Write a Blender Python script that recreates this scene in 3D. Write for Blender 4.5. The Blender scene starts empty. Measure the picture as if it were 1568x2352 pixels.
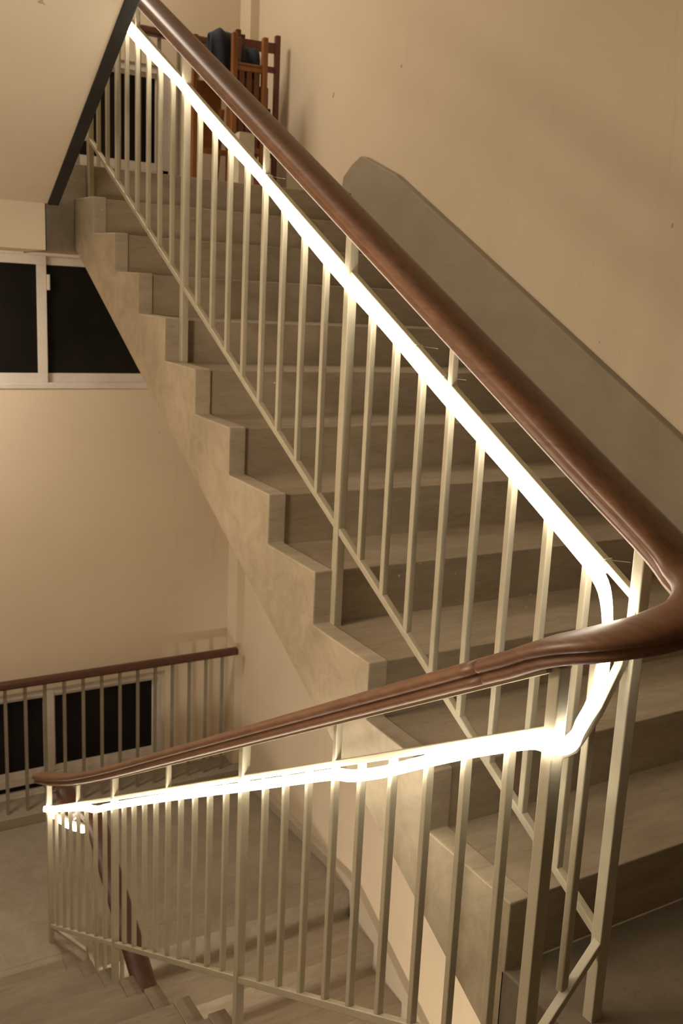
import bpy, bmesh, math, random
from mathutils import Vector, Matrix, noise
random.seed(7)
col = bpy.context.scene.collection

# ------------------------------------------------------------------ measures
h, r = 0.16, 0.29059                 # riser, going
s = h / r
YL = -0.389                          # top nosing of the flight that goes down from the near landing
W, XW = 1.441, 1.485                 # face of wall strings, right wall
XLW = -1.63                          # left wall
YBW = 4.60                           # back wall
UX, LX, BX = 0.067, -0.167, -0.060   # centre planes of the three railings

# ------------------------------------------------------------------ materials
def mat(name):
    m = bpy.data.materials.new(name); m.use_nodes = True
    nt = m.node_tree; b = nt.nodes['Principled BSDF']
    return m, nt, b
def N(nt, t, **k):
    n = nt.nodes.new(t)
    for a, v in k.items():
        if a in n.inputs: n.inputs[a].default_value = v
        else: setattr(n, a, v)
    return n
def ramp(nt, fac, stops):
    c = nt.nodes.new('ShaderNodeValToRGB'); nt.links.new(fac, c.inputs[0])
    e = c.color_ramp.elements
    while len(e) < len(stops): e.new(0.5)
    for i, (p, cl) in enumerate(stops):
        e[i].position = p; e[i].color = (*cl, 1)
    return c
def mix(nt, a, b, fac, mode='MIX'):
    n = nt.nodes.new('ShaderNodeMix'); n.data_type = 'RGBA'; n.blend_type = mode
    for sock, v in ((n.inputs[0], fac), (n.inputs[6], a), (n.inputs[7], b)):
        if isinstance(v, (int, float)): sock.default_value = v
        elif isinstance(v, tuple): sock.default_value = (*v, 1)
        else: nt.links.new(v, sock)
    return n.outputs[2]
def coords(nt, scale=(1, 1, 1)):
    g = nt.nodes.new('ShaderNodeNewGeometry'); mp = nt.nodes.new('ShaderNodeMapping')
    mp.inputs['Scale'].default_value = scale
    nt.links.new(g.outputs['Position'], mp.inputs['Vector']); return mp.outputs[0]
def tex(nt, vec, scale, detail=6, rough=.6, dist=0):
    n = nt.nodes.new('ShaderNodeTexNoise'); nt.links.new(vec, n.inputs['Vector'])
    n.inputs['Scale'].default_value = scale; n.inputs['Detail'].default_value = detail
    n.inputs['Roughness'].default_value = rough; n.inputs['Distortion'].default_value = dist
    return n.outputs['Fac']
def bump(nt, b, fac, st, dist=.005):
    n = nt.nodes.new('ShaderNodeBump'); n.inputs['Strength'].default_value = st; n.inputs['Distance'].default_value = dist
    nt.links.new(fac, n.inputs['Height']); nt.links.new(n.outputs[0], b.inputs['Normal'])

def concrete(name, dark, light, stain=.5, speck=True, streak=(1, 1, 1), rough=.75):
    m, nt, b = mat(name); v = coords(nt, streak)
    big = tex(nt, v, 2.2, 6, .62, .6); c1 = ramp(nt, big, [(.28, dark), (.72, light)])
    mid = tex(nt, v, 9, 8, .7, 1.2)
    c2 = ramp(nt, mid, [(.3, (.62, .60, .56)), (.62, (1, 1, 1))])
    out = mix(nt, c1.outputs[0], c2.outputs[0], stain, 'MULTIPLY')
    if speck:
        sp = tex(nt, v, 60, 3, .5); c3 = ramp(nt, sp, [(.30, (.75, .72, .68)), (.42, (1, 1, 1))])
        out = mix(nt, out, c3.outputs[0], .5, 'MULTIPLY')
        sp2 = tex(nt, coords(nt), 38, 2, .5); c4 = ramp(nt, sp2, [(.775, (0, 0, 0)), (.80, (1, 1, 1))])
        out = mix(nt, out, (.75, .7, .6), c4.outputs[0])
    nt.links.new(out, b.inputs['Base Color']); b.inputs['Roughness'].default_value = rough
    b.inputs['Specular IOR Level'].default_value = .25
    bump(nt, b, tex(nt, v, 22, 9, .7), .35, .004)
    return m
M = {}
M['stringer'] = concrete('rendered concrete', (.40, .34, .248), (.58, .50, .375), .6, False, (1, 1, 1))
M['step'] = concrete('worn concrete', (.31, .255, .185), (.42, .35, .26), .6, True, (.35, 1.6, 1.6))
M['floor'] = concrete('landing concrete', (.27, .23, .175), (.36, .31, .235), .5, True)
M['dimmed_step'] = concrete('dimmed worn concrete', (.16, .125, .084), (.24, .192, .135), .6, True, (.35, 1.6, 1.6))  # darker copy of the step concrete, imitating weaker light on the descending flight
M['shaded_concrete'] = concrete('shaded landing concrete', (.15, .122, .085), (.20, .165, .12), .4, True)  # darker copy of the landing concrete, with the near end's shade in its colour
M['string'] = concrete('painted concrete string', (.29, .245, .18), (.36, .305, .225), .25, False, (1, .5, 1))

def plaster(name, base, alt, st=.08):
    m, nt, b = mat(name); v = coords(nt)
    f = tex(nt, v, 1.3, 4, .55); c = ramp(nt, f, [(.35, base), (.7, alt)])
    f2 = tex(nt, coords(nt, (3, 3, .35)), 2.5, 5, .7); c2 = ramp(nt, f2, [(.22, (.82, .78, .74)), (.40, (1, 1, 1))])
    out = mix(nt, c.outputs[0], c2.outputs[0], .5, 'MULTIPLY')
    sp = tex(nt, v, 17, 2, .4); c3 = ramp(nt, sp, [(.208, (.35, .3, .24)), (.225, (1, 1, 1))])
    out = mix(nt, out, c3.outputs[0], .6, 'MULTIPLY')
    nt.links.new(out, b.inputs['Base Color']); b.inputs['Roughness'].default_value = .85
    b.inputs['Specular IOR Level'].default_value = .15
    bump(nt, b, tex(nt, v, 45, 6, .6), st, .003); return m
M['wall'] = plaster('cream wall paint', (.66, .555, .41), (.70, .595, .45))
M['ceil'] = plaster('cream soffit paint', (.68, .59, .46), (.72, .63, .50))
M['skirt'] = plaster('grey skirting paint', (.46, .40, .31), (.50, .44, .345))

def paint(name, c0, c1, rough, chips=(.16, .06, .03), thr=.16):
    m, nt, b = mat(name); v = coords(nt)
    f = tex(nt, v, 7, 4, .6); c = ramp(nt, f, [(.3, c0), (.7, c1)])
    ch = tex(nt, v, 26, 4, .6); k = ramp(nt, ch, [(thr, (1, 1, 1)), (thr + .02, (0, 0, 0))])
    out = mix(nt, c.outputs[0], chips, k.outputs[0])
    nt.links.new(out, b.inputs['Base Color']); b.inputs['Roughness'].default_value = rough
    bump(nt, b, tex(nt, v, 90, 4, .6), .25, .002); return m
M['steel'] = paint('cream painted steel', (.43, .39, .29), (.51, .465, .355), .38, (.20, .07, .03), .22)
M['shaded_steel'] = paint('shaded grey-brown painted steel', (.20, .17, .12), (.27, .235, .17), .5, (.12, .05, .03), .25)  # shadow side of the guard bars put into the paint colour
M['frame'] = paint('white window frame', (.60, .54, .47), (.68, .62, .55), .5, (.2, .16, .12), .2)
M['black'] = paint('black drip strip', (.012, .010, .009), (.022, .019, .017), .6, (.1, .08, .06), .15)

def wood(name, c0, c1, c2, rough, sc=(14, 1.2, 14), coat=.3):
    m, nt, b = mat(name); v = coords(nt, sc)
    f = tex(nt, v, 2.4, 8, .65, 1.5); c = ramp(nt, f, [(.25, c0), (.5, c1), (.78, c2)])
    g = tex(nt, coords(nt), 6, 5, .7); k = ramp(nt, g, [(.3, (.7, .66, .62)), (.6, (1, 1, 1))])
    out = mix(nt, c.outputs[0], k.outputs[0], .6, 'MULTIPLY')
    nt.links.new(out, b.inputs['Base Color']); b.inputs['Roughness'].default_value = rough
    b.inputs['Coat Weight'].default_value = coat; b.inputs['Coat Roughness'].default_value = .3
    bump(nt, b, f, .12, .002); return m
M['rail_wood'] = wood('varnished brown handrail wood', (.125, .058, .030), (.20, .096, .052), (.27, .138, .078), .46, (14, 1.2, 14), .14)
M['rail_dark'] = wood('dark varnished handrail wood', (.045, .014, .006), (.075, .024, .010), (.11, .04, .018), .5, (14, 1.2, 14), .15)
M['chair_wood'] = wood('orange brown chair wood', (.16, .055, .014), (.26, .095, .022), (.34, .135, .035), .45, (9, 9, 1), .2)
M['chair_dark'] = wood('dark red brown chair wood', (.07, .018, .008), (.11, .030, .012), (.15, .045, .02), .4, (9, 9, 1), .3)

m, nt, b = mat('dark navy cloth'); f = tex(nt, coords(nt), 40, 4, .6)
c = ramp(nt, f, [(.3, (.010, .012, .022)), (.7, (.022, .026, .045))]); nt.links.new(c.outputs[0], b.inputs['Base Color'])
b.inputs['Roughness'].default_value = .8; bump(nt, b, f, .3); M['cloth'] = m
m, nt, b = mat('pale cardboard'); f = tex(nt, coords(nt), 12, 4, .6)
c = ramp(nt, f, [(.3, (.50, .44, .34)), (.7, (.60, .54, .43))]); nt.links.new(c.outputs[0], b.inputs['Base Color'])
b.inputs['Roughness'].default_value = .8; M['card'] = m
m, nt, b = mat('night window glass'); f = tex(nt, coords(nt), 3, 3, .5)
c = ramp(nt, f, [(.3, (.010, .009, .008)), (.7, (.016, .014, .012))]); nt.links.new(c.outputs[0], b.inputs['Base Color'])
b.inputs['Roughness'].default_value = .12; b.inputs['Specular IOR Level'].default_value = .12; M['glass'] = m
m, nt, b = mat('lit silicone light strip')
f = tex(nt, coords(nt), 30, 2, .5); c = ramp(nt, f, [(.3, (1, .89, .70)), (.7, (1, .90, .73))])
nt.links.new(c.outputs[0], b.inputs['Emission Color']); b.inputs['Emission Strength'].default_value = 18
b.inputs['Base Color'].default_value = (.8, .78, .7, 1); M['led'] = m
m, nt, b = mat('white nylon'); f = tex(nt, coords(nt), 50, 2, .5)
c = ramp(nt, f, [(.3, (.62, .6, .52)), (.7, (.7, .68, .6))]); nt.links.new(c.outputs[0], b.inputs['Base Color'])
b.inputs['Roughness'].default_value = .4; M['nylon'] = m

# ------------------------------------------------------------------ builders
def link(name, bm, m, parent=None, bevel=0, smooth=False, seg=2):
    bmesh.ops.recalc_face_normals(bm, faces=bm.faces)
    me = bpy.data.meshes.new(name); bm.to_mesh(me); bm.free()
    if smooth:
        for p in me.polygons: p.use_smooth = True
    me.materials.append(m); o = bpy.data.objects.new(name, me); col.objects.link(o)
    if parent is not None:
        o.parent = parent; o.location = -parent.location
    if bevel:
        b = o.modifiers.new('bevel', 'BEVEL'); b.width = bevel; b.segments = seg; b.limit_method = 'ANGLE'; b.angle_limit = .6
    return o
def thing(name, label, cat, loc=(0, 0, 0), group=None, kind=None):
    o = bpy.data.objects.new(name, None); col.objects.link(o); o.location = loc; o.empty_display_size = .1
    if label: o['label'] = label
    if cat: o['category'] = cat
    if group: o['group'] = group
    if kind: o['kind'] = kind
    return o
def tag(o, label, cat, group=None, kind=None):
    o['label'] = label; o['category'] = cat
    if group: o['group'] = group
    if kind: o['kind'] = kind
    return o
def struct(o, label=None, cat=None):
    o['kind'] = 'structure'
    if label: o['label'] = label
    if cat: o['category'] = cat
    return o
def box(bm, x0, x1, y0, y1, z0, z1):
    vs = [bm.verts.new((x, y, z)) for x in (x0, x1) for y in (y0, y1) for z in (z0, z1)]
    for q in ((0, 1, 3, 2), (4, 6, 7, 5), (0, 4, 5, 1), (2, 3, 7, 6), (0, 2, 6, 4), (1, 5, 7, 3)):
        bm.faces.new([vs[i] for i in q])
def nb(): return bmesh.new()
def bx(x0, x1, y0, y1, z0, z1):
    b = nb(); box(b, x0, x1, y0, y1, z0, z1); return b
def prism(pts, x0, x1):
    """a (y, z) outline extruded along x"""
    b = nb(); A = [b.verts.new((x0, y, z)) for y, z in pts]; B = [b.verts.new((x1, y, z)) for y, z in pts]
    b.faces.new(A); b.faces.new(B[::-1]); n = len(pts)
    for i in range(n): b.faces.new((A[i], A[(i + 1) % n], B[(i + 1) % n], B[i]))
    return b
def bar(p, q, a, c, up=None, bm=None):
    """rectangular bar from p to q; a = width across, c = depth along 'up'"""
    b = bm or nb(); p, q = Vector(p), Vector(q); d = (q - p).normalized()
    u = Vector(up) if up else (Vector((0, 1, 0)) if abs(d.z) > .9 else Vector((0, 0, 1)))
    w = d.cross(u).normalized(); u = w.cross(d).normalized()
    R = [[b.verts.new(e + w * (i * a / 2) + u * (j * c / 2)) for i, j in ((-1, -1), (1, -1), (1, 1), (-1, 1))] for e in (p, q)]
    b.faces.new(R[0]); b.faces.new(R[1][::-1])
    for i in range(4): b.faces.new((R[0][i], R[0][(i + 1) % 4], R[1][(i + 1) % 4], R[1][i]))
    return b
def sweep(path, prof, caps=True):
    """profile (across, up) along a path, kept upright"""
    b = nb(); P = [Vector(p) for p in path]; rings = []; n = len(prof)
    for i, p in enumerate(P):
        d = (P[min(i + 1, len(P) - 1)] - P[max(i - 1, 0)]).normalized()
        w = Vector((d.y, -d.x, 0))
        w = w.normalized() if w.length > 1e-4 else Vector((1, 0, 0))
        u = w.cross(d).normalized()
        if u.z < 0: u = -u
        rings.append([b.verts.new(p + w * x + u * z) for x, z in prof])
    for i in range(len(rings) - 1):
        for k in range(n):
            b.faces.new((rings[i][k], rings[i][(k + 1) % n], rings[i + 1][(k + 1) % n], rings[i + 1][k]))
    if caps: b.faces.new(rings[0]); b.faces.new(rings[-1][::-1])
    return b
def crom(P, n=10):
    P = [Vector(p) for p in P]; out = []
    for i in range(len(P) - 1):
        a, b_, c, d = P[max(i - 1, 0)], P[i], P[i + 1], P[min(i + 2, len(P) - 1)]
        for k in range(n):
            t = k / n
            out.append(.5 * ((2 * b_) + (c - a) * t + (2 * a - 5 * b_ + 4 * c - d) * t * t + (3 * b_ - a - 3 * c + d) * t ** 3))
    out.append(P[-1]); return out

# ------------------------------------------------------------------ stair flights
def flight(name, label, x0, x1, Y0, Z0, d, curb, soffit=None, sm='step', gm='stringer'):
    """12 risers from (Y0, Z0), climbing towards d*Y. curb = side ('lo' or 'hi' x) with the open stringer"""
    t = thing(name, label, 'stairs', ((x0 + x1) / 2, Y0, Z0), kind='structure')
    dep = .204
    def Y(a): return Y0 + d * a * r
    cw = .058
    if curb == 'lo': cx0, cx1, sx0, sx1 = x0, x0 + cw, x0 + cw, x1
    else: cx0, cx1, sx0, sx1 = x1 - cw, x1, x0, x1 - cw
    end = 11
    zig = []
    for i in range(1, 12):
        zig += [(Y(i - 1), Z0 + (i - 1) * h + (.009 if i > 1 else 0)), (Y(i - 1), Z0 + i * h)]
    zig += [(Y(11), Z0 + 11 * h + .009), (Y(11), Z0 + 11 * h - dep), (Y(0), Z0 - dep)]
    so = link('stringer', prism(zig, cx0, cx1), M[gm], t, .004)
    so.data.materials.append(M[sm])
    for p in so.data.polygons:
        if abs(p.normal.x) < .5 and p.normal.z > -.3: p.material_index = 1  # block tops and fronts: step concrete, its darker tone also standing in for lamp direction
    slab = [(Y(0), Z0 - .002), (Y(11), Z0 + 11 * h - .002), (Y(11), Z0 + 11 * h - dep), (Y(0), Z0 - dep)]
    link('waist_slab', prism(slab, sx0, sx1), M['stringer'], t)
    for i in range(1, 12):
        a, b_ = Y(i - 1) + d * .008, Y(i) + d * .008
        zt = Z0 + i * h - .006
        pr = [(a, Z0 + (i - 1) * h - .004), (a, zt), (b_, zt + .009), (b_, Z0 + i * h - .012)]
        link('step', prism(pr, sx0, sx1), M[sm], t, .003)
    if soffit:
        k = [(Y(0), Z0 - dep - .001), (Y(11), Z0 + 11 * h - dep - .001), (Y(11), Z0 + 11 * h - dep - .012), (Y(0), Z0 - dep - .012)]
        link('soffit_plaster', prism(k, x0, soffit), M['ceil'], t)
    return t
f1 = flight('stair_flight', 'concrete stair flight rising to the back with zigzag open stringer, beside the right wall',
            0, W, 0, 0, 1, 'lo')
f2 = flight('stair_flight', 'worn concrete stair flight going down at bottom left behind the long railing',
            XLW, -.148, YL + 11 * r, -12 * h, -1, 'hi', None, 'dimmed_step', 'step')
YB = 2.8586
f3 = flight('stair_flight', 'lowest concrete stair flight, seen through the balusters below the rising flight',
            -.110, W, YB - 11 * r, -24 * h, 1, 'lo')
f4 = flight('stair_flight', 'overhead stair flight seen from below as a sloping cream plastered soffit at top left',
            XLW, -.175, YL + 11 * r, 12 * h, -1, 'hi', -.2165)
# black strip along the soffit edge
k = [(YL + 11 * r + .0, 12 * h - .216), (YL, 24 * h - h - .216 + .0), (YL, 23 * h - .232), (YL + 11 * r, 12 * h - .232)]
o = link('trim_1', prism([(YL + 11 * r - .004, 12 * h - .205), (YL, 23 * h - .205), (YL, 23 * h - .222), (YL + 11 * r - .004, 12 * h - .222)], -.2165, -.172), M['black'], None, .002)
struct(o, 'black strip running up the edge of the sloping soffit', 'trim')

# ------------------------------------------------------------------ landings
def landing(label, z, yr, d, back=None):
    """yr: edge at right flight; left edge at Y of left flight"""
    t = thing('stair_landing', label, 'landing', (0, yr, z), kind='structure'); return t
# near landing (z=0)
t = landing('near stair landing floor of grey concrete at the bottom right foot of the rising flight', 0, 0, -1)
b = nb(); box(b, -.0, XW, -2.35, .011, -.36, .0006); link('slab', b, M['shaded_concrete'], t, .004)
b = nb(); box(b, XLW, 0, -2.35, YL + .0, -.36, 0); link('slab', b, M['shaded_concrete'], t, .004)
# back landing B
zB = -12 * h
t = landing('lower back landing floor of concrete, seen through the balusters at left', zB, YB, 1)
b = nb(); box(b, XLW, -.148, YL + 11 * r, 3.05, zB - .36, zB); link('slab', b, M['floor'], t, .003)
b = nb(); box(b, -.110, XW, YB, 3.05, zB - .36, zB); link('slab', b, M['floor'], t, .003)
b = nb(); box(b, XLW, XW, 3.05, YBW, zB - .2, zB); link('slab', b, M['floor'], t)
# landing C
zC = 12 * h
b = nb(); box(b, -.150, -.108, 2.96, 3.06, zB - .30, zB - .001); link('slab', b, M['floor'], bpy.data.objects['stair_landing.001'], .001)
t = landing('upper back landing slab above the rising flight, its concrete edge under the chairs', zC, 3.197, 1)
b = nb(); box(b, XLW, -.226, YL + 11 * r, 3.1, 1.52, zC); link('beam', b, M['ceil'], t, .002)
b = nb(); box(b, -.226, XW, 3.197, 3.45, 1.536, zC); link('slab', b, M['step'], t, .004)
b = nb(); box(b, -.226, -.001, 3.186, 3.197, 1.536, 1.742); link('beam', b, M['floor'], t, .002)
b = nb(); box(b, -.2275, -.222, 2.81, 3.19, 1.519, 1.705); link('drip_strip', b, M['black'], t)
b = nb(); box(b, XLW, -.226, 3.1, 3.45, 1.536, zC); link('beam', b, M['ceil'], t)
b = nb(); box(b, XLW, XW, 3.45, YBW, 1.76, zC); link('slab', b, M['ceil'], t)
# kerbs below the windows
for z in (zB, zC):
    o = link('trim_2', bx(XLW, XW, 4.36, YBW, z, z + .07), M['string'], None, .006)
    struct(o, 'low %s kerb under the %s guard rail' % (('concrete', 'lower') if z < 0 else ('painted', 'upper')), 'kerb')

# ------------------------------------------------------------------ room shell
ZT, ZF = 4.6, -24 * h
def hole_wall(name, x0, x1, y0, y1, z0, z1, holes, m):
    """wall in the xz plane with rectangular holes (x0,x1,z0,z1), built as a grid of blocks"""
    b = nb(); xs = sorted({x0, x1, *[v for q in holes for v in q[:2]]}); zs = sorted({z0, z1, *[v for q in holes for v in q[2:]]})
    for i in range(len(xs) - 1):
        for j in range(len(zs) - 1):
            cx, cz = (xs[i] + xs[i + 1]) / 2, (zs[j] + zs[j + 1]) / 2
            if not any(q[0] < cx < q[1] and q[2] < cz < q[3] for q in holes): box(b, xs[i], xs[i + 1], y0, y1, zs[j], zs[j + 1])
    bmesh.ops.remove_doubles(b, verts=b.verts, dist=1e-5)
    seen = {}
    for f in list(b.faces):
        key = tuple(sorted(v.index for v in f.verts)) if False else tuple(round(c, 4) for c in f.calc_center_median())
        seen.setdefault(key, []).append(f)
    bmesh.ops.delete(b, geom=[f for v in seen.values() if len(v) > 1 for f in v], context='FACES')
    return link(name, b, m)
WH = (-1.45, 1.30, .79, 1.60); WB = (-1.45, .972, zB + .07, zB + .79); WC = (-1.45, .972, zC + .07, zC + .79)
o = hole_wall('wall_back', XLW - .1, XW + .1, YBW, YBW + .12, ZF, ZT, [WH, WB, WC], M['wall'])
struct(o, 'cream painted back wall of the stairwell', 'wall')
o = link('wall_right', bx(XW, XW + .1, -2.5, YBW + .12, ZF, ZT), M['wall']); struct(o, 'cream painted right wall of the stairwell', 'wall')
o = link('wall_left', bx(XLW - .1, XLW, -2.5, YBW + .12, ZF, ZT), M['wall']); struct(o, 'left wall beside the flight going down', 'wall')
o = link('wall_front', bx(XLW - .1, XW + .1, -2.45, -2.35, ZF, ZT), M['shaded_concrete']); struct(o, 'wall behind the near landing', 'wall')  # dark colour keeps this unseen wall from bouncing light onto the railings
o = link('ceiling', bx(XLW - .1, XW + .1, -2.5, YBW + .12, ZT, ZT + .1), M['ceil']); struct(o, 'ceiling over the stairwell', 'ceiling')
o = link('floor', bx(XLW - .1, XW + .1, -2.5, YBW + .12, ZF - .1, ZF), M['floor']); struct(o, 'floor at the foot of the stairwell', 'floor')
for z0, z1, nm in ((zB, 1.536, 'lower'), (zC, ZT, 'upper')):
    o = link('wall_pier', bx(1.425, XW + .01, 4.45, YBW, z0, z1), M['wall'], None, .003)
    struct(o, 'slim cream pier in the back right corner at the %s landing' % nm, 'wall')

# sloping string on the right wall above the rising flight
top = lambda y: y * s + .452
pts = [(-.30, .0), (-.30, .12), (-.02, top(-.02)), (2.79, top(2.79)), (3.085, 2.10), (3.115, 2.108), (3.20, 2.075), (3.285, 2.02), (3.30, 1.93), (3.197, 1.93), (3.197, 1.80), (0, -.05)]
o = link('trim_3', prism(pts, W, XW + .001), M['string'], None, .006)
struct(o, 'sloping grey-beige string along the right wall beside the rising flight', 'trim')
# skirting of the lower landing and of the lowest flight
sk = .068; zb = lambda y: -3.494 + y * s
pts = [(4.45, zB), (4.45, zB + sk), (2.90, zB + sk), (2.80, zb(2.80) + sk + .02), (-.3, zb(-.3) + sk + .03), (-.3, zb(-.3) - .3), (2.8, zb(2.8) - .3), (2.86, zB)]
o = link('baseboard_right', prism(pts, W, XW + .001), M['skirt'], None, .003)
struct(o, 'grey skirting stepping down the right wall beside the lowest flight', 'skirting')

# ------------------------------------------------------------------ windows
def pane_frame(b, x0, x1, z0, z1, y, w, d=.03):
    box(b, x0, x1, y, y + d, z0, z0 + w); box(b, x0, x1, y, y + d, z1 - w, z1)
    box(b, x0, x0 + w, y, y + d, z0 + w, z1 - w); box(b, x1 - w, x1, y, y + d, z0 + w, z1 - w)
def low_window(n, z, label):
    t = thing('window_%d' % n, label, 'window', (0, YBW, z), kind='structure')
    x0, x1, _, _ = WB; z0, z1 = z + .07, z + .79
    b = nb(); pane_frame(b, x0, x1, z0 - .01, z1, YBW + .01, .045, .06)
    box(b, x0, x1, YBW + .01, YBW + .07, z + .145, z + .20)
    box(b, .17, .222, YBW + .005, YBW + .05, z + .2, z1); box(b, -.60, -.55, YBW + .005, YBW + .05, z + .2, z1)
    link('frame', b, M['frame'], t, .002)
    for a, c in ((x0 + .04, -.575), (-.575, .196), (.196, .93)):
        b = nb(); pane_frame(b, a, c, z + .20, z1 - .03, YBW + .03, .038, .02); sa = link('sash', b, M['frame'], t, .002)
        g = link('pane', bx(a + .036, c - .036, YBW + .036, YBW + .040, z + .235, z1 - .065), M['glass'], sa)
        g.location = (0, 0, 0)
    for a, c in ((x0 + .04, -.575), (-.575, .196), (.196, .82)):
        link('pane', bx(a + .03, c - .02, YBW + .03, YBW + .034, z0 - .005, z + .15), M['glass'], t)
    return t
low_window(2, zB, 'low dark window behind the guard rail on the lower back landing')
low_window(3, zC, 'low dark window behind the balusters on the upper back landing')
t = thing('window_1', 'wide white-framed sliding window with dark panes at left under the landing beam', 'window', (0, YBW, .8), kind='structure')
x0, x1, z0, z1 = WH
b = nb(); pane_frame(b, x0, x1, z0, z1, YBW + .005, .035, .08); box(b, x0, x1, YBW - .008, YBW + .02, z0, z0 + .028)
link('frame', b, M['frame'], t, .002)
b = nb(); pane_frame(b, -.70, .222, z0 + .035, z1 - .030, YBW + .012, .056, .03); s1 = link('sash', b, M['frame'], t, .002)
b = nb(); pane_frame(b, .170, 1.27, z0 + .035, z1 - .030, YBW + .046, .054, .03); s2 = link('sash', b, M['frame'], t, .002)
b = nb(); pane_frame(b, -1.42, -.65, z0 + .035, z1 - .030, YBW + .046, .054, .03); s3 = link('sash', b, M['frame'], t, .002)
for sa, a, c, y in ((s1, -.65, .168, .025), (s2, .222, 1.22, .06), (s3, -1.37, -.70, .06)):
    g = link('pane', bx(a, c, YBW + y, YBW + y + .004, z0 + .085, z1 - .08), M['glass'], sa); g.location = (0, 0, 0)
g = link('latch', bx(.224, .240, YBW + .0, YBW + .02, 1.37, 1.46), M['frame'], s1, .003); g.location = (0, 0, 0)

# ------------------------------------------------------------------ railings
PROF = [(-.017, 0), (.017, 0), (.025, .002), (.0265, .011), (.0235, .0155), (.0255, .0195), (.0310, .0245), (.0315, .033),
        (.027, .0415), (.017, .047), (0, .049), (-.017, .047), (-.027, .0415), (-.0315, .033), (-.0310, .0245), (-.0255, .0195),
        (-.0235, .0155), (-.0265, .011), (-.025, .002)]
PROF = [(a * 1.55, b_ * 1.02) for a, b_ in PROF]
def rail_strip(path, hand):
    o = link('rail_strip', sweep(path, [(-.024, -.005), (.024, -.005), (.024, .001), (-.024, .001)]), M['steel'], hand)
    o.location = (0, 0, 0)
def post(parent, x, y, z0, z1, a=.026, name='post'):
    return link(name, bx(x - a / 2, x + a / 2, y - a / 2, y + a / 2, z0, z1), M['steel'], parent, .0025)
hrU = lambda y: y * s + 1.060        # underside of handrail
tbU = lambda y: y * s + .958         # centre of top bar
bbU = lambda y: y * s + .281
hrL = lambda y: -y * s + .654
tbL = lambda y: -y * s + .545
bbL = lambda y: -y * s - .086

R1 = thing('stair_railing', 'cream steel railing climbing the flight to the back, with brown handrail curving round at right', 'railing', (UX, -.17, 0))
R2 = thing('stair_railing', 'cream steel railing of the descending flight, crossing the lower half from right to left', 'railing', (LX, -.245, -.16))
# handrail of the rising flight, with the turn at the near end
yend = 3.95
turn = [(UX, yend, hrU(yend)), (UX, 2.5, hrU(2.5)), (UX, 1.2, hrU(1.2)), (UX, .3, hrU(.3)), (UX, -.05, hrU(-.05)),
        (UX, -.19, hrU(-.19) + .002), (UX - .004, -.27, .912), (UX - .030, -.335, .893), (UX - .080, -.368, .872), (LX + .080, -.360, .851),
        (LX + .028, -.315, .826), (LX + .004, -.25, .795), (LX, -.17, hrL(-.17)), (LX, -.10, hrL(-.10))]
hnd = link('handrail', sweep(crom(turn, 8), PROF), M['rail_wood'], R1, 0, True)
rail_strip(crom(turn[:6], 4), hnd)
low = [(LX, -.10, hrL(-.10)), (LX, .5, hrL(.5)), (LX, 1.4, hrL(1.4)), (LX, 2.1, hrL(2.1)), (LX, 2.6, hrL(2.6) + .012), (LX, 3.0, hrL(3.0) + .040), (LX, 3.18, hrL(3.18) + .060),
       (LX, 3.30, -1.088)]
endturn = [(LX + .040, 3.325, -1.15), (LX + .060, 3.335, -1.155), (BX - .010, 3.31, -1.17), (BX, 3.27, -1.185), (BX, 3.10, -1.25), (BX, 2.8, 2.8 * s - 2.60 - .01),
           (BX, 2.4, 2.4 * s - 2.60), (BX, .6, .6 * s - 2.60)]
hnd = link('handrail', sweep(crom(low, 8), PROF), M['rail_wood'], R2, 0, True)
rail_strip(crom([(LX, -.235, hrL(-.235))] + low, 4), hnd)

def tall(y): return True
py = [-.184, .865, 2.022, 3.172]
def levels(y, Z0, Y0, d, n=12):
    """tread height under y"""
    i = math.floor((y - Y0) / (d * r)) + 1
    return Z0 + max(0, min(n, i)) * h
for k_, y in enumerate(py):
    post(R1, UX, y, max(0, levels(y, 0, 0, 1)) - .003, hrU(y) + .004)
ys = []
for i in range(1, 9): ys.append((i, -.168 + i * (1.033 / 9)))
for i in range(1, 9): ys.append((9 + i, .865 + i * (1.157 / 9)))
for i in range(1, 9): ys.append((18 + i, 2.022 + i * (1.150 / 9)))
for i, y in ys:
    up = i in (5, 13, 22)
    post(R1, UX, y, bbU(y) + .004, (hrU(y) + .004) if up else tbU(y), .0165, 'baluster')
link('top_bar', bar((UX, -.184, tbU(-.184)), (UX, 3.172, tbU(3.172)), .016, .016), M['steel'], R1, .002)
link('bottom_bar', bar((UX, -.184, bbU(-.184)), (UX, 3.172, bbU(3.172)), .018, .018), M['steel'], R1, .002)
# gap section between the two near posts
link('top_bar', sweep([(UX, -.184, .850), (.036, -.184, .735), (-.045, -.219, .680), (-.125, -.246, .640), (LX, -.246, .636)], [(-.008, -.011), (.008, -.011), (.008, .011), (-.008, .011)]), M['steel'], R1, .002)
link('bottom_bar', bar((UX, -.184, bbU(-.184) - .006), (LX, -.245, bbL(-.245)), .018, .018), M['steel'], R1, .002)
post(R1, (UX + LX) / 2 + .004, -.205, .5 * (bbU(-.184) + bbL(-.245)), .5 * (tbU(-.184) + tbL(-.245)), .0165, 'baluster')

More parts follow.
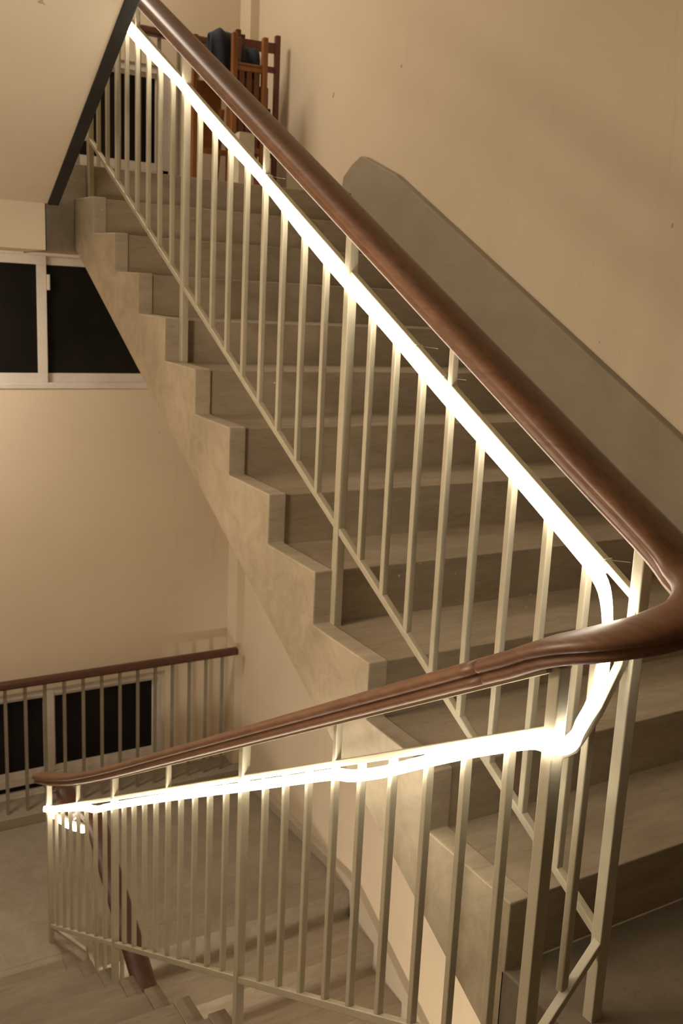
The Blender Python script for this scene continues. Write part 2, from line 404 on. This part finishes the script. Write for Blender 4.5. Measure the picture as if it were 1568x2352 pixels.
P0, P1, P2, P3 = -.243, .930, 2.105, 3.166
for y in (P0, P1, P2, P3):
    zf = levels(y, zB, YL + 11 * r, -1)
    post(R2, LX, y, zf - .003, hrL(y) + (.004 if y < 3 else .078))
fam = [(-.142, 0), (-.026, 0), (.088, 0), (.210, 0), (.329, 0), (.440, 1), (.563, 0), (.682, 0), (.796, 0)]
fam += [(P1 + i * (P2 - P1) / 10, i == 5) for i in range(1, 10)] + [(P2 + i * (P3 - P2) / 8, i == 4) for i in range(1, 8)]
for y, up in fam:
    post(R2, LX, y, bbL(y) + .004, (hrL(y) + (.004 if y < 2.5 else .02)) if up else tbL(y), .0165, 'baluster')
link('top_bar', bar((LX, P0, tbL(P0)), (LX, P3, tbL(P3) + .03), .016, .016), M['steel'], R2, .002)
link('bottom_bar', bar((LX, P0, bbL(P0)), (LX, P3, bbL(P3)), .020, .020), M['steel'], R2, .002)

# lowest railing
R3 = thing('stair_railing', 'railing of the lowest flight, its brown handrail seen edge-on behind the lower left balusters', 'railing', (BX, 2.86, zB))
hb = lambda y: y * s - 2.60; tb3 = lambda y: y * s - 2.715; bb3 = lambda y: y * s - 3.385
link('handrail', sweep(crom(endturn, 8), PROF), M['rail_dark'], R3, 0, True)
link('top_bar', bar((BX, .4, tb3(.4)), (BX, 2.86, tb3(2.86)), .016, .016), M['steel'], R3, .002)
link('bottom_bar', bar((BX, .4, bb3(.4)), (BX, 2.86, bb3(2.86)), .018, .018), M['steel'], R3, .002)
link('bottom_bar', bar((BX, 2.86, bb3(2.86) - .01), (LX, P3, bbL(P3)), .018, .018), M['steel'], R3, .002)
link('top_bar', bar((BX, 2.86, tb3(2.86)), (LX + .012, P3, -1.19), .014, .014), M['steel'], R3, .002)
for i in range(0, 17):
    y = 2.86 - i * .1285
    if i % 9 == 0: post(R3, BX, y, (zB - (0 if i == 0 else 8 * h)) - .003 if False else bb3(y) - (.12 if i else .06), hb(y) + .004)
    else: post(R3, BX, y, bb3(y) + .004, (hb(y) + .004) if i in (4, 13) else tb3(y), .0165, 'baluster')

# railing stub at the upper landing turning towards the overhead flight
R4 = thing('stair_railing', 'short cream railing post at the head of the rising flight, beside the black soffit edge', 'railing', (-.02, 3.22, zC))
post(R4, -.028, 3.235, zC - .003, zC + .95, .022)
link('bottom_bar', bar((UX, 3.172, bbU(3.172)), (-.028, 3.235, bbU(3.172) + .01), .018, .018), M['steel'], R4, .002)

# ------------------------------------------------------------------ guard rails before the low windows
def guard(z, label):
    t = thing('guard_rail', label, 'guard rail', (0, 4.42, z + .07))
    prof = [(-.027, 0), (.027, 0), (.0295, .012), (.027, .034), (.018, .044), (-.018, .044), (-.027, .034), (-.0295, .012)]
    link('handrail', sweep([(XLW, 4.42, z + .905), (0, 4.42, z + .905), (1.425, 4.42, z + .905)], prof), M['rail_dark'], t, .002)
    x = 1.317
    while x > -1.6:
        link('baluster', bx(x - .0095, x + .0095, 4.4105, 4.4295, z + .068, z + .908), M['shaded_steel'], t, .002); x -= .1195
    return t
guard(zB, 'low window guard rail with brown handrail and steel bars at lower left')
guard(zC, 'window guard rail behind the balusters on the upper landing, mostly hidden')

# ------------------------------------------------------------------ light strip
LEDP = [(-.0075, -.012), (.0075, -.012), (.0075, .012), (-.0075, .012)]
ux, lx = UX - .016, LX - .016
offU = [(3.25, .945), (2.629, .934), (2.3, .940), (2.043, .954), (1.75, .940), (1.384, .951), (1.1, .938), (.877, .935), (.65, .941), (.407, .938), (.15, .943), (-.04, .941)]
led = [(ux, y, y * s + o_) for y, o_ in offU]
led += [(ux - .006, -.085, .896), (.030, -.135, .866), (.002, -.178, .812), (-.040, -.219, .754), (-.080, -.237, .703), (-.120, -.254, .679), (-.150, -.272, .669), (-.178, -.274, .664), (lx - .004, -.250, .660)]
offL = [(-.20, .531), (-.05, .530), (.10, .522), (.22, .514), (.34, .515), (.42, .525), (.60, .527), (.91, .529), (1.3, .533), (1.8, .535), (2.1, .534), (2.3, .530), (2.45, .545), (2.7, .556), (3.0, .566), (3.16, .575)]
led += [(lx, y, -y * s + o_) for y, o_ in offL]
led += [(lx + .004, 3.185, -1.180), (lx + .020, 3.192, -1.186), (-.152, 3.165, -1.203), (-.12, 3.01, -1.189), (-.085, 2.90, -1.166), (-.078, 2.86, -1.150)]
LED = thing('light_strip', 'glowing warm-white flexible LED strip running along the railing bars and round the turn', 'light strip', (ux, 0, .94))
link('glowing_tube', sweep(crom(led, 5), LEDP), M['led'], LED)
def tie(p, q, n=None):
    link('cable_tie', bar(p, q, .0022, .0012), M['nylon'], LED)
for y in (-.10, .43, .545, 1.36):
    z = y * s + .952
    link('cable_tie', bx(UX - .0105, UX + .0105, y - .002, y + .002, z - .012, z + .016), M['nylon'], LED)
    tie((UX + .008, y, z + .012), (UX + .045, y - .015, z + .008))
tie((LX - .01, 2.55, tbL(2.55) - .01), (LX - .005, 2.50, tbL(2.55) + .05))

# ------------------------------------------------------------------ chairs on the upper landing
def chair_folded(name, label, x, y, w, ht, m, slats, rot, lean=0, loc_z=zC, sm=None):
    t = thing(name, label, 'chair', (x, y, loc_z))
    def P(o): 
        o.location = (0, 0, 0); return o
    a = .03
    for sx in (-1, 1):
        P(link('leg', bar((sx * w / 2, 0, 0), (sx * w / 2, lean, ht), a, .036, (0, 1, 0)), m, t, .005))
        P(link('leg', bar((sx * (w / 2 - .036), .13, 0), (sx * (w / 2 - .036), .03, ht * (.985 if sx < 0 and slats else .58)), .026, .032, (0, 1, 0)), m, t, .004))
    for z, hh in ((ht - (.07 if slats != 3 else .155), .055 if slats != 3 else .022), (ht * .80, .032), (ht * .30, .03), (ht * .1, .03)):
        P(link('rail', bar((-w / 2, lean * z / ht, z), (w / 2, lean * z / ht, z), .022, hh), m, t, .003))
    for i in range(slats):
        sx = -w / 2 + w * (i + 1) / (slats + 1)
        P(link('slat', bar((sx, lean * .4, ht * .10), (sx, lean, ht * .80), .030, .012, (0, 1, 0)), sm or m, t, .002))
    P(link('seat', bx(-w / 2 + .03, w / 2 - .03, .045, .085, ht * .30, ht * .30 + .38), m, t, .008))
    t.rotation_euler = (0, 0, rot); return t
chair_folded('folded_chair', 'orange-brown wooden chair with a single tall post, leftmost beside the upper window', 1.005, 4.02, .215, .85, M['chair_wood'], 0, 0)
chair_folded('folded_chair', 'orange-brown wooden chair with dark slats standing in front of the navy cloth', 1.125, 3.80, .175, .84, M['chair_wood'], 3, math.radians(-4), sm=M['chair_dark'])
chair_folded('folded_chair', 'dark red-brown folded chair nearest the right wall, behind the others', 1.290, 4.05, .235, .93, M['chair_dark'], 2, math.radians(-8))

# navy cloth draped over the chair backs
b = nb(); nx, nz = 22, 16
grid = []
for i in range(nx + 1):
    row = []
    for j in range(nz + 1):
        u = i / nx; v = j / nz
        x = .925 + u * .285
        ztop = zC + .835 + .045 * math.sin(u * math.pi * 1.5 + .1) * (1 - u * .6) - .02 * u
        arc = (v - .5) * 2
        y = 3.885 + .030 * math.tanh(arc * 4) + .012 * math.sin(u * 17 + v * 3)
        z = ztop - abs(arc) ** 1.6 * (.24 + .03 * math.sin(u * 9)) - .004 * math.sin(u * 25)
        row.append(b.verts.new((x, y, z)))
    grid.append(row)
for i in range(nx):
    for j in range(nz): b.faces.new((grid[i][j], grid[i + 1][j], grid[i + 1][j + 1], grid[i][j + 1]))
o = link('draped_cloth', b, M['cloth'], None, 0, True)
md = o.modifiers.new('t', 'SOLIDIFY'); md.thickness = .006
tag(o, 'dark navy cloth draped over the top of the wooden chairs', 'cloth')
# pale carton on the landing
t = thing('cardboard_box', 'pale narrow carton standing before the chairs on the upper landing', 'box', (1.02, 3.62, zC))
for nm, bb in (('carton', bx(-.045, .045, -.04, .04, 0, .30)), ('flap', bx(-.045, .045, -.042, .0, .30, .304))):
    o = link(nm, bb, M['card'], t, .003); o.location = (0, 0, 0)

# ------------------------------------------------------------------ lights
def area(name, loc, rot, size, power, colr):
    l = bpy.data.lights.new(name, 'AREA'); l.shape = 'RECTANGLE'; l.size, l.size_y = size; l.energy = power; l.color = colr
    o = bpy.data.objects.new(name, l); col.objects.link(o); o.location = loc; o.rotation_euler = rot; return o
warm = (1, .87, .70)
def bulb(name, loc, rad, power, colr):
    l = bpy.data.lights.new(name, 'POINT'); l.shadow_soft_size = rad; l.energy = power; l.color = colr
    o = bpy.data.objects.new(name, l); col.objects.link(o); o.location = loc; return o
area('upper_landing_fill', (-.2, 3.9, 4.2), (0, 0, 0), (.8, .8), 42, warm)  # added soft fill over the upper landing, not a known fitting
area('lower_landing_fill', (-.9, 3.7, 1.72), (0, 0, 0), (.6, .4), 34, (1, .89, .77))  # added soft fill to brighten the back wall and lower landing
bulb('side_fill', (-1.46, .65, 1.35), .12, 40, warm)  # invented fill at the left, out of view, brightening stringer and baluster sides
bulb('under_stair_lamp', (-.75, 1.35, -2.35), .10, 115, (1, .88, .74))
area('under_landing_lamp', (.6, -1.2, -.45), (0, 0, 0), (.8, .5), 25, (1, .87, .72))
w = bpy.data.worlds.new('World'); bpy.context.scene.world = w; w.use_nodes = True
w.node_tree.nodes['Background'].inputs[0].default_value = (.01, .009, .008, 1)

# ------------------------------------------------------------------ camera
C0 = Vector((-1.2501, -1.3288, 1.3417)); yaw, pit, rol, fpx = .54212, -.20737, .046517, 2218.05
cy, sy, cp, sp = math.cos(yaw), math.sin(yaw), math.cos(pit), math.sin(pit)
f = Vector((sy * cp, cy * cp, sp)); rt = Vector((cy, -sy, 0)); up = rt.cross(f)
R_ = math.cos(rol) * rt + math.sin(rol) * up; U_ = -math.sin(rol) * rt + math.cos(rol) * up
cam = bpy.data.cameras.new('camera'); co = bpy.data.objects.new('camera', cam); col.objects.link(co)
co.matrix_world = Matrix(((R_.x, U_.x, -f.x, C0.x), (R_.y, U_.y, -f.y, C0.y), (R_.z, U_.z, -f.z, C0.z), (0, 0, 0, 1)))
cam.sensor_fit = 'HORIZONTAL'; cam.sensor_width = 36; cam.lens = 36 * fpx / 1568; cam.clip_start = .05
cam.dof.use_dof = True; cam.dof.focus_distance = 1.95; cam.dof.aperture_fstop = 11
sc = bpy.context.scene; sc.camera = co
sc.view_settings.view_transform = 'Standard'; sc.view_settings.look = 'None'; sc.view_settings.exposure = 0
